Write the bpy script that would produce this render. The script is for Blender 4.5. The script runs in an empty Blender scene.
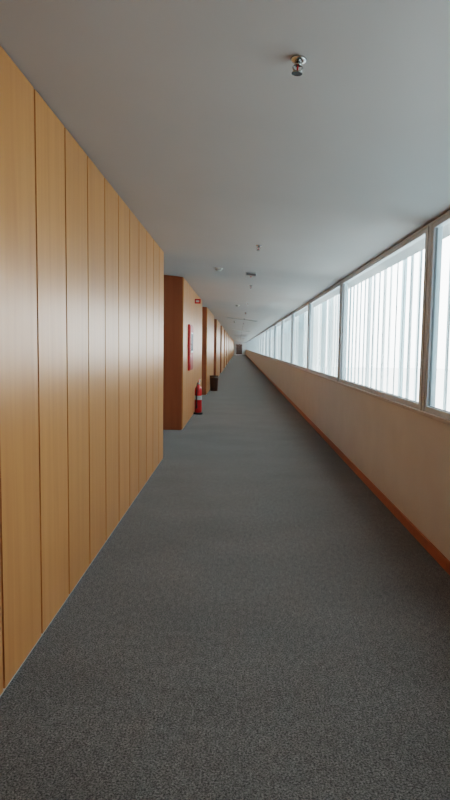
import bpy, bmesh, math, random
from mathutils import Matrix, Vector
random.seed(3)
XL, XR = -0.99, 1.448
YB, YE = -3.25, 120.75
def zc(x): return 2.72 - (x-XL)*0.0984
FPX=600.0

# ---------------------------------------------------------------- materials
def new_mat(name):
    m=bpy.data.materials.new(name); m.use_nodes=True
    nt=m.node_tree; b=nt.nodes['Principled BSDF']; return m,nt,b
def simple(name,col,rough=0.5,metal=0.0,noise=0.05,scale=20,coat=0):
    m,nt,b=new_mat(name)
    tc=nt.nodes.new('ShaderNodeTexCoord'); n=nt.nodes.new('ShaderNodeTexNoise'); n.inputs['Scale'].default_value=scale
    nt.links.new(tc.outputs['Object'],n.inputs['Vector'])
    r=nt.nodes.new('ShaderNodeValToRGB')
    r.color_ramp.elements[0].position=.3; r.color_ramp.elements[1].position=.7
    r.color_ramp.elements[0].color=[c*(1-noise) for c in col]+[1]
    r.color_ramp.elements[1].color=[min(1,c*(1+noise)) for c in col]+[1]
    nt.links.new(n.outputs['Fac'],r.inputs['Fac']); nt.links.new(r.outputs['Color'],b.inputs['Base Color'])
    b.inputs['Roughness'].default_value=rough; b.inputs['Metallic'].default_value=metal
    b.inputs['Coat Weight'].default_value=coat
    return m
def wood(name,c1,c2,rough=0.30,pw=0.5,off=0.0,spec=.55):
    m,nt,b=new_mat(name); N=nt.nodes.new; L=nt.links.new
    tc=N('ShaderNodeTexCoord'); mp=N('ShaderNodeMapping'); mp.inputs['Scale'].default_value=(9,9,0.45)
    L(tc.outputs['Object'],mp.inputs['Vector'])
    sep=N('ShaderNodeSeparateXYZ'); L(tc.outputs['Object'],sep.inputs[0])
    ad=N('ShaderNodeMath'); ad.operation='ADD'; ad.inputs[1].default_value=off; L(sep.outputs['Y'],ad.inputs[0])
    dv=N('ShaderNodeMath'); dv.operation='DIVIDE'; dv.inputs[1].default_value=pw; L(ad.outputs[0],dv.inputs[0])
    fl=N('ShaderNodeMath'); fl.operation='FLOOR'; L(dv.outputs[0],fl.inputs[0])
    wn=N('ShaderNodeTexWhiteNoise'); wn.noise_dimensions='1D'; L(fl.outputs[0],wn.inputs['W'])
    va=N('ShaderNodeVectorMath'); va.operation='ADD'; L(mp.outputs[0],va.inputs[0])
    sc=N('ShaderNodeVectorMath'); sc.operation='SCALE'; sc.inputs['Scale'].default_value=20; L(wn.outputs['Color'],sc.inputs[0]); L(sc.outputs[0],va.inputs[1])
    n=N('ShaderNodeTexNoise'); n.inputs['Scale'].default_value=1.6; n.inputs['Detail'].default_value=5; n.inputs['Roughness'].default_value=.55; n.inputs['Distortion'].default_value=.4
    L(va.outputs[0],n.inputs['Vector'])
    r=N('ShaderNodeValToRGB'); r.color_ramp.elements[0].position=.25; r.color_ramp.elements[1].position=.75
    r.color_ramp.elements[0].color=c1+(1,); r.color_ramp.elements[1].color=c2+(1,)
    L(n.outputs['Fac'],r.inputs['Fac'])
    mr=N('ShaderNodeMapRange'); mr.inputs['To Min'].default_value=.90; mr.inputs['To Max'].default_value=1.05; L(wn.outputs['Value'],mr.inputs['Value'])
    hs=N('ShaderNodeHueSaturation'); L(r.outputs['Color'],hs.inputs['Color']); L(mr.outputs[0],hs.inputs['Value'])
    L(hs.outputs[0],b.inputs['Base Color'])
    b.inputs['Roughness'].default_value=rough; b.inputs['Specular IOR Level'].default_value=spec
    return m

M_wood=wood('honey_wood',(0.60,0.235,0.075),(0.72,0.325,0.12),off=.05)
M_woodshade=wood('shaded_wood',(0.36,0.10,0.035),(0.44,0.135,0.05),rough=.45)  # panel wood in a darker, redder tone: shade of turned-away fronts as colour
M_base=wood('baseboard_wood',(0.44,0.14,0.045),(0.52,0.185,0.06),rough=.4,pw=2.0)
M_low=simple('beige_laminate',(0.73,0.67,0.62),rough=.5,noise=.03,scale=3)
M_dark=simple('dark_groove',(0.02,0.012,0.006),rough=.9)
M_ceil=simple('ceiling_paint',(0.57,0.56,0.56),rough=.9,noise=.02,scale=1.2)
M_alu=simple('aluminium_frame',(0.66,0.68,0.71),rough=.45,metal=.0,noise=.03)
M_rubber=simple('dark_gasket',(0.22,0.23,0.24),rough=.7)
M_sill=simple('sill_stone',(0.60,0.54,0.51),rough=.45,noise=.05,scale=60)
M_white=simple('white_plastic',(0.62,0.62,0.60),rough=.4)
M_chrome=simple('chrome',(0.5,0.5,0.5),rough=.2,metal=1)
M_greyp=simple('grey_plastic',(0.16,0.16,0.18),rough=.5)
M_red=simple('red_paint',(0.62,0.02,0.02),rough=.3,coat=.4)
M_black=simple('black_rubber',(0.015,0.015,0.016),rough=.5)
M_bin=simple('bin_brown',(0.10,0.045,0.03),rough=.5)
M_conc=simple('concrete',(0.55,0.55,0.54),rough=.9,noise=.15,scale=2)

# carpet
M_carpet,nt,b=new_mat('speckled_carpet'); N=nt.nodes.new; L=nt.links.new
tc=N('ShaderNodeTexCoord')
n1=N('ShaderNodeTexNoise'); n1.inputs['Scale'].default_value=130; n1.inputs['Detail'].default_value=5; n1.inputs['Roughness'].default_value=.85
n2=N('ShaderNodeTexNoise'); n2.inputs['Scale'].default_value=1.1; n2.inputs['Detail'].default_value=4
n3=N('ShaderNodeTexNoise'); n3.inputs['Scale'].default_value=38; n3.inputs['Detail'].default_value=4; n3.inputs['Roughness'].default_value=.8
mp=N('ShaderNodeMapping'); mp.inputs['Scale'].default_value=(1,1.6,1)
mp3=N('ShaderNodeMapping'); mp3.inputs['Scale'].default_value=(1,.5,1)
L(tc.outputs['Object'],n1.inputs['Vector']); L(tc.outputs['Object'],mp.inputs[0]); L(mp.outputs[0],n2.inputs['Vector'])
L(tc.outputs['Object'],mp3.inputs[0]); L(mp3.outputs[0],n3.inputs['Vector'])
r=N('ShaderNodeValToRGB'); e=r.color_ramp.elements
e[0].position=.42; e[0].color=(0.036,0.035,0.034,1); e[1].position=.62; e[1].color=(0.30,0.291,0.284,1)
L(n1.outputs['Fac'],r.inputs['Fac'])
mr=N('ShaderNodeMapRange'); mr.inputs['From Min'].default_value=.3; mr.inputs['From Max'].default_value=.7; mr.inputs['To Min'].default_value=.9; mr.inputs['To Max'].default_value=1.1
L(n2.outputs['Fac'],mr.inputs['Value'])
mr3=N('ShaderNodeMapRange'); mr3.inputs['From Min'].default_value=.35; mr3.inputs['From Max'].default_value=.65; mr3.inputs['To Min'].default_value=.76; mr3.inputs['To Max'].default_value=1.24
L(n3.outputs['Fac'],mr3.inputs['Value'])
mm=N('ShaderNodeMath'); mm.operation='MULTIPLY'; L(mr.outputs[0],mm.inputs[0]); L(mr3.outputs[0],mm.inputs[1])
mx=N('ShaderNodeVectorMath'); mx.operation='SCALE'; L(r.outputs['Color'],mx.inputs[0]); L(mm.outputs[0],mx.inputs['Scale'])
L(mx.outputs[0],b.inputs['Base Color'])
b.inputs['Roughness'].default_value=.95; b.inputs['Specular IOR Level'].default_value=.1
b.inputs['Sheen Weight'].default_value=.15; b.inputs['Sheen Roughness'].default_value=.5

# glass
M_glass=bpy.data.materials.new('window_glass'); M_glass.use_nodes=True; nt=M_glass.node_tree; nt.nodes.clear(); N=nt.nodes.new; L=nt.links.new
o=N('ShaderNodeOutputMaterial'); t=N('ShaderNodeBsdfTransparent'); t.inputs[0].default_value=(.96,.985,.985,1)
g=N('ShaderNodeBsdfGlossy'); g.inputs['Roughness'].default_value=.03
lw=N('ShaderNodeLayerWeight'); lw.inputs['Blend'].default_value=.5
pw=N('ShaderNodeMath'); pw.operation='POWER'; pw.inputs[1].default_value=5; L(lw.outputs['Facing'],pw.inputs[0])
ma=N('ShaderNodeMath'); ma.operation='MULTIPLY_ADD'; ma.inputs[1].default_value=.3; ma.inputs[2].default_value=.03; L(pw.outputs[0],ma.inputs[0])
mi=N('ShaderNodeMixShader'); L(ma.outputs[0],mi.inputs[0]); L(t.outputs[0],mi.inputs[1]); L(g.outputs[0],mi.inputs[2]); L(mi.outputs[0],o.inputs[0])
# translucent fins
M_fin=bpy.data.materials.new('frosted_louver'); M_fin.use_nodes=True; nt=M_fin.node_tree; nt.nodes.clear(); N=nt.nodes.new; L=nt.links.new
o=N('ShaderNodeOutputMaterial'); tl=N('ShaderNodeBsdfTranslucent'); df=N('ShaderNodeBsdfDiffuse')
ge=N('ShaderNodeNewGeometry'); r=N('ShaderNodeValToRGB')
r.color_ramp.elements[0].color=(.42,.54,.58,1); r.color_ramp.elements[1].color=(.88,.94,.95,1); r.color_ramp.elements[1].position=.7
L(ge.outputs['Random Per Island'],r.inputs[0]); L(r.outputs[0],tl.inputs[0]); L(r.outputs[0],df.inputs[0])
mi=N('ShaderNodeMixShader'); mi.inputs[0].default_value=.2; L(tl.outputs[0],mi.inputs[1]); L(df.outputs[0],mi.inputs[2]); L(mi.outputs[0],o.inputs[0])

# ---------------------------------------------------------------- mesh builder
class B:
    def __init__(s): s.bm=bmesh.new(); s.mats=[]
    def mi(s,m):
        if m not in s.mats: s.mats.append(m)
        return s.mats.index(m)
    def box(s,x0,x1,y0,y1,z0,z1,m,rot=0,bev=0,ztop=None):
        vs=[]
        cx,cy=(x0+x1)/2,(y0+y1)/2
        for z in (0,1):
            for (x,y) in ((x0,y0),(x1,y0),(x1,y1),(x0,y1)):
                zz=z0 if z==0 else (ztop(x) if ztop else z1)
                dx,dy=x-cx,y-cy; c,sn=math.cos(rot),math.sin(rot)
                vs.append(s.bm.verts.new((cx+dx*c-dy*sn,cy+dx*sn+dy*c,zz)))
        fs=[]
        for idx in ((3,2,1,0),(4,5,6,7),(0,1,5,4),(1,2,6,5),(2,3,7,6),(3,0,4,7)):
            f=s.bm.faces.new([vs[i] for i in idx]); f.material_index=s.mi(m); fs.append(f)
        if bev:
            es=list({e for f in fs for e in f.edges})
            rr=bmesh.ops.bevel(s.bm,geom=es,offset=bev,segments=2,affect='EDGES',profile=.5)
            for f in rr['faces']: f.material_index=s.mi(m)
    def quad(s,pts,m):
        f=s.bm.faces.new([s.bm.verts.new(p) for p in pts]); f.material_index=s.mi(m)
    def lathe(s,prof,m,c=(0,0,0),seg=24,axis='Z'):
        rings=[]
        for (r,z) in prof:
            ring=[]
            for i in range(seg):
                a=2*math.pi*i/seg; p=Vector((r*math.cos(a),r*math.sin(a),z))
                if axis=='X': p=Vector((p.z,p.x,p.y))
                if axis=='Y': p=Vector((p.y,p.z,p.x))
                ring.append(s.bm.verts.new(p+Vector(c)))
            rings.append(ring)
        for a,bb in zip(rings,rings[1:]):
            for i in range(seg):
                f=s.bm.faces.new((a[i],a[(i+1)%seg],bb[(i+1)%seg],bb[i])); f.material_index=s.mi(m); f.smooth=True
        for ring,rev in ((rings[0],True),(rings[-1],False)):
            f=s.bm.faces.new(ring[::-1] if rev else ring); f.material_index=s.mi(m)
    def tube(s,pts,rad,m,seg=10):
        pts=[Vector(p) for p in pts]; rings=[]
        for i,p in enumerate(pts):
            d=(pts[min(i+1,len(pts)-1)]-pts[max(i-1,0)]).normalized()
            ref=Vector((0,1,0)) if abs(d.y)<.9 else Vector((0,0,1))
            u=(ref-d*d.dot(ref)).normalized(); v=d.cross(u)
            rings.append([s.bm.verts.new(p+u*rad*math.cos(2*math.pi*k/seg)+v*rad*math.sin(2*math.pi*k/seg)) for k in range(seg)])
        for a,bb in zip(rings,rings[1:]):
            for i in range(seg):
                f=s.bm.faces.new((a[i],a[(i+1)%seg],bb[(i+1)%seg],bb[i])); f.material_index=s.mi(m); f.smooth=True
        for ring in (rings[0],rings[-1]):
            f=s.bm.faces.new(ring); f.material_index=s.mi(m)
    def done(s,name,loc=(0,0,0),rotz=0):
        bmesh.ops.recalc_face_normals(s.bm,faces=s.bm.faces[:])
        me=bpy.data.meshes.new(name); s.bm.to_mesh(me); s.bm.free()
        for m in s.mats: me.materials.append(m)
        ob=bpy.data.objects.new(name,me); ob.location=loc; ob.rotation_euler[2]=rotz
        bpy.context.scene.collection.objects.link(ob); return ob

XREC=-1.95   # back of recesses
# ---------------------------------------------------------------- shell
b_=B(); b_.box(XREC-.3,XR+.12,YB-.2,YE+.2,-.2,0,M_carpet); b_.done('floor')
b_=B(); bm=b_.bm
x0,x1=XREC-.3,XR+.3
vs=[bm.verts.new((x,y,zc(x)+dz)) for dz in (0,.25) for (x,y) in ((x0,YB-.2),(x1,YB-.2),(x1,YE+.2),(x0,YE+.2))]
for idx in ((0,1,2,3),(4,7,6,5),(0,4,5,1),(1,5,6,2),(2,6,7,3),(3,7,4,0)):
    f=bm.faces.new([vs[i] for i in idx]); f.material_index=b_.mi(M_ceil)
b_.done('ceiling')
b_=B(); b_.box(XREC-.3,XR+.12,YB-.2,YB,0,2.3,M_wood,ztop=zc); b_.done('wall_back')

# ---- left wall: panel blocks with recesses
blocks=[(YB,7.9),(10.7,16.2)]
y=18.7
while y<YE-2:
    blocks.append((y,min(y+5.3,YE))); y+=8.1
OFF=.05
def panels(b_,y0,y1):
    b_.box(XREC,XL-.02,y0+.02,y1-.02,0,0,M_dark,ztop=zc)
    ys=[y0]; k=math.ceil((y0+OFF+.15)/.5)
    while k*.5-OFF<y1-.15: ys.append(k*.5-OFF); k+=1
    ys.append(y1)
    g=.010
    for i,(a,c) in enumerate(zip(ys,ys[1:])):
        b_.box(XL-.02,XL,a+(g if i else 0),c-(g if i<len(ys)-2 else 0),.012,0,M_wood,ztop=lambda x:zc(x)-.008)
    b_.box(XL-.02,XL-.004,y0,y1,0,.012,M_alu)
b_=B()
for (a,c) in blocks:
    panels(b_,a,c)
    if a>YB: b_.box(XREC,XL-.0205,a,a+.019,0.0,0,M_woodshade,ztop=lambda x:zc(x)-.004)  # camera-facing front, its shade painted in with the darker wood
    if c<YE: b_.box(XREC,XL-.0205,c-.019,c,0.0,0,M_wood,ztop=lambda x:zc(x)-.004)
b_.done('wall_left')
b_=B(); b_.box(XREC-.3,XREC,YB,YE,0,0,M_ceil,ztop=zc); b_.done('wall_recess')
dn=1
for (p,q) in zip(blocks,blocks[1:]):
    yc=(p[1]+q[0])/2; d=B(); X=XREC+.002
    d.box(X,X+.04,yc-.5,yc+.5,2.1,2.16,M_alu); d.box(X,X+.04,yc-.5,yc-.44,0.002,2.1,M_alu); d.box(X,X+.04,yc+.44,yc+.5,0.002,2.1,M_alu)
    d.box(X,X+.03,yc-.435,yc+.435,.01,2.095,M_wood)
    d.tube([(X+.03,yc-.36,1.02),(X+.08,yc-.36,1.02),(X+.08,yc-.24,1.02)],.01,M_chrome)
    d.done('door_%d'%dn); dn+=1

# ---- right wall, sill, baseboard
ZS=1.02
YW=.75   # first window starts here; solid wall behind
b_=B(); b_.box(XR,XR+.12,YB,YE,0,ZS-.03,M_low); b_.box(XR,XR+.12,YB,YW,ZS-.03,0,M_low,ztop=lambda x:zc(x)-.001); b_.done('wall_right')
b_=B(); b_.box(XR-.018,XR,YB,YE,0,.08,M_base,bev=.003); b_.done('baseboard_right')
b_=B(); b_.box(XR-.012,XR+.2,YW,YE,ZS-.03,ZS,M_sill,bev=.004); b_.done('trim_sill')
b_=B(); b_.box(XR+.0,XR+.12,YW,YE,zc(XR)-.03,zc(XR+.12)-.001,M_alu); b_.done('trim_head')

# ---- windows, bays of 4 m
PY=[4.75+4*k for k in range(-1,30)]
ZT=zc(XR)-.03
for i,(a,c) in enumerate(zip(PY,PY[1:])):
    w=B()
    w.box(XR-.0,XR+.09,c-.06,c+.06,ZS,ZT,M_alu,bev=.004)
    w.box(XR-.003,XR,c-.004,c+.004,ZS,ZT,M_rubber)
    p,q=a+.06,c-.06; X0,X1=XR+.008,XR+.05
    w.box(X0,X1,p,q,ZS,ZS+.045,M_alu); w.box(X0,X1,p,q,ZT-.035,ZT,M_alu)
    w.box(X0,X1,p,p+.045,ZS+.045,ZT-.035,M_alu); w.box(X0,X1,q-.045,q,ZS+.045,ZT-.035,M_alu)
    w.box(X0+.015,X1-.015,p+.045,q-.045,ZS+.045,ZS+.051,M_rubber)
    w.box(X0+.015,X1-.015,p+.045,p+.053,ZS+.051,ZT-.035,M_rubber); w.box(X0+.015,X1-.015,q-.053,q-.045,ZS+.051,ZT-.035,M_rubber)
    X=X0+.022
    w.quad([(X,p+.045,ZS+.045),(X,q-.045,ZS+.045),(X,q-.045,ZT-.035),(X,p+.045,ZT-.035)],M_glass)
    w.done('window_%d'%(i+1))

# exterior vertical louvres
l=B(); y=YB
while y<YE:
    ang=math.radians(random.uniform(4,24)); wd=.28+random.uniform(-.04,.02)
    l.box(XR+.42-.004,XR+.42+.004,y-wd/2,y+wd/2,.3,2.9,M_fin,rot=-ang)
    l.box(XR+.375,XR+.385,y+.142,y+.158,.3,2.9,M_alu)
    y+=.30
l.box(XR+.36,XR+.5,YB,YE,.24,.3,M_alu); l.box(XR+.36,XR+.5,YB,YE,2.9,2.96,M_alu)
l.done('louver_screen')
b_=B(); b_.box(XR+.12,60,YB-40,YE+60,-4.2,-4,M_conc); b_.done('ground_exterior')

# ---- end wall with doorway
b_=B(); b_.box(XREC,-.55,YE,YE+.2,0,0,M_ceil,ztop=zc); b_.box(.75,XR+.12,YE,YE+.2,0,0,M_ceil,ztop=zc)
b_.box(-.55,.75,YE,YE+.2,2.15,0,M_ceil,ztop=zc); b_.done('wall_end')
d=B(); Y0=YE-.06
d.box(-.549,-.49,Y0,YE-.002,0.002,2.15,M_bin); d.box(.69,.749,Y0,YE-.002,0.002,2.15,M_bin); d.box(-.49,.69,Y0,YE-.002,2.09,2.15,M_bin)
d.box(-.485,.095,Y0+.02,YE-.004,.01,2.085,M_bin); d.box(.105,.685,Y0+.02,YE-.004,.01,2.085,M_bin)
d.box(.06,.08,Y0-.01,Y0+.02,.9,1.2,M_black); d.box(.12,.14,Y0-.01,Y0+.02,.9,1.2,M_black)
d.box(.096,.104,Y0+.03,YE-.004,.01,2.085,M_black)
d.done('door_%d'%dn)

# ---------------------------------------------------------------- ceiling fittings
def sprinkler(x,y):
    s=B()
    s.lathe([(.028,0),(.032,-.004),(.027,-.012),(.014,-.016)],M_chrome)
    s.lathe([(.011,-.01),(.011,-.020),(.014,-.022),(.014,-.028)],M_chrome,seg=12)
    s.tube([(-.012,0,-.026),(-.019,0,-.034),(-.014,0,-.044),(0,0,-.050)],.0035,M_chrome,8)
    s.tube([(.012,0,-.026),(.019,0,-.034),(.014,0,-.044),(0,0,-.050)],.0035,M_chrome,8)
    s.lathe([(.003,-.028),(.004,-.038),(.003,-.048)],M_red,seg=10)
    s.lathe([(.006,-.046),(.006,-.052),(.021,-.054),(.021,-.057)],M_chrome,seg=16)
    s.done('fire_sprinkler',(x,y,zc(x)-.001)).rotation_euler[1]=.0981
for yy in [2.40]+[6.62+4.2*k for k in range(0,20)]:
    sprinkler(.212 if yy<3 else .2,yy)
def smoke(x,y):
    s=B()
    s.lathe([(.06,0),(.06,-.012),(.055,-.018),(.045,-.022),(.045,-.034),(.034,-.046),(.008,-.05)],M_white)
    s.lathe([(.0465,-.0235),(.0465,-.0325)],M_greyp)
    s.done('smoke_detector',(x,y,zc(x)-.001)).rotation_euler[1]=.0981
smoke(-.31,8.9); smoke(-.05,16.2); smoke(-.2,27)
s=B(); s.box(-.08,.08,-.045,.045,-.05,0,M_white,bev=.008); s.box(-.07,.07,-.047,-.043,-.04,-.012,M_greyp); s.lathe([(.012,-.05),(.012,-.058),(.004,-.064)],M_red,seg=12)
s.done('emergency_light',(.17,9.1,zc(.17)-.001)).rotation_euler[1]=.0981
for yy in (24.,40.,56.,72.,88.,104.):
    s=B(); s.box(-.6,.6,-.10,.10,-.03,0,M_white,bev=.006); s.box(-.56,.56,-.07,.07,-.034,-.03,M_white); o_=s.done('ceiling_light_fixture',(.1,yy,zc(.1)-.001)); o_.rotation_euler[1]=.0981

# ---------------------------------------------------------------- fire extinguisher
e=B()
e.lathe([(.10,0),(.105,.01),(.105,.03),(.09,.035)],M_black,seg=28)
e.lathe([(.072,.035),(.08,.05),(.08,.46),(.074,.50),(.056,.535),(.03,.552),(.024,.575)],M_red,seg=28)
e.lathe([(.022,.57),(.026,.575),(.026,.61),(.018,.62)],M_chrome,seg=16)
e.lathe([(.081,.28),(.0815,.282),(.0815,.36),(.081,.362)],M_white,seg=28)
e.tube([(0,0,.61),(.03,0,.635),(.09,0,.645),(.15,0,.635)],.009,M_chrome)
e.tube([(0,0,.62),(.04,0,.668),(.10,0,.69),(.15,0,.685)],.009,M_red)
e.tube([(0,0,.60),(-.05,0,.61),(-.09,0,.58),(-.108,0,.50),(-.108,0,.35),(-.10,0,.24)],.011,M_black)
e.lathe([(.011,.26),(.013,.22),(.020,.14),(.022,.12)],M_black,c=(-.10,0,0),seg=14)
e.lathe([(.02,0),(.02,.012)],M_white,c=(0,-.032,.59),axis='Y',seg=14)
e_=e.done('fire_extinguisher',(-.885,13.3,0),rotz=math.radians(75)); e_.scale=(1,1,1.15)

# hose cabinet
h=B()
h.box(0.001,.04,-.40,.40,0,.9,M_red,bev=.006)
h.box(.04,.05,-.37,.37,.03,.87,M_red,bev=.003)
h.box(.05,.053,-.24,.24,.35,.75,M_white); h.box(.053,.056,-.21,.21,.38,.72,M_greyp)
h.tube([(.05,-.32,.40),(.075,-.32,.40),(.075,-.32,.52),(.05,-.32,.52)],.007,M_chrome,8)
h.done('fire_hose_cabinet',(XL,12.1,1.03))
s=B(); s.box(0.001,.13,-.003,.003,0,.10,M_red); s.box(.03,.10,-.0045,.0045,.03,.07,M_white); s.box(0.001,.006,-.03,.03,-.005,.105,M_chrome)
s.done('fire_exit_sign',(XL,13.4,2.45))

def bin_(x,y):
    s=B()
    prof=[(.12,0),(.125,.01),(.15,.50),(.158,.505),(.158,.52),(.145,.522),(.142,.50),(.115,.03)]
    s.lathe(prof,M_bin,seg=28)
    s.lathe([(.151,.46),(.154,.462),(.154,.478),(.151,.48)],M_chrome,seg=28)
    s.done('waste_bin',(x,y,0))
bin_(-.83,20.5)

# ---------------------------------------------------------------- world
w=bpy.data.worlds.new('sky'); bpy.context.scene.world=w; w.use_nodes=True; nt=w.node_tree; N=nt.nodes.new; L=nt.links.new
bg=nt.nodes['Background']; tc=N('ShaderNodeTexCoord'); sp=N('ShaderNodeSeparateXYZ'); r=N('ShaderNodeValToRGB')
L(tc.outputs['Generated'],sp.inputs[0])
mr=N('ShaderNodeMapRange'); mr.inputs['From Min'].default_value=-1; L(sp.outputs['Z'],mr.inputs['Value']); L(mr.outputs[0],r.inputs[0])
e=r.color_ramp.elements; e[0].position=.45; e[0].color=(.65,.66,.66,1); e[1].position=.53; e[1].color=(.96,.99,1,1)
L(r.outputs[0],bg.inputs[0]); bg.inputs[1].default_value=7.0

# ---------------------------------------------------------------- camera
cd=bpy.data.cameras.new('camera'); cam=bpy.data.objects.new('camera',cd); bpy.context.scene.collection.objects.link(cam)
cd.sensor_fit='VERTICAL'; cd.sensor_height=36; cd.lens=36*FPX/800; cd.clip_start=.05; cd.clip_end=500
yaw=math.atan(13/FPX); pitch=math.atan(53/FPX); roll=.0135
cam.matrix_world=Matrix.Translation((0,0,1.5))@Matrix.Rotation(yaw,4,'Z')@Matrix.Rotation(math.pi/2-pitch,4,'X')@Matrix.Rotation(roll,4,'Z')
bpy.context.scene.camera=cam
vs=bpy.context.scene.view_settings
vs.view_transform='Filmic'; vs.look='Medium High Contrast'; vs.exposure=0.1
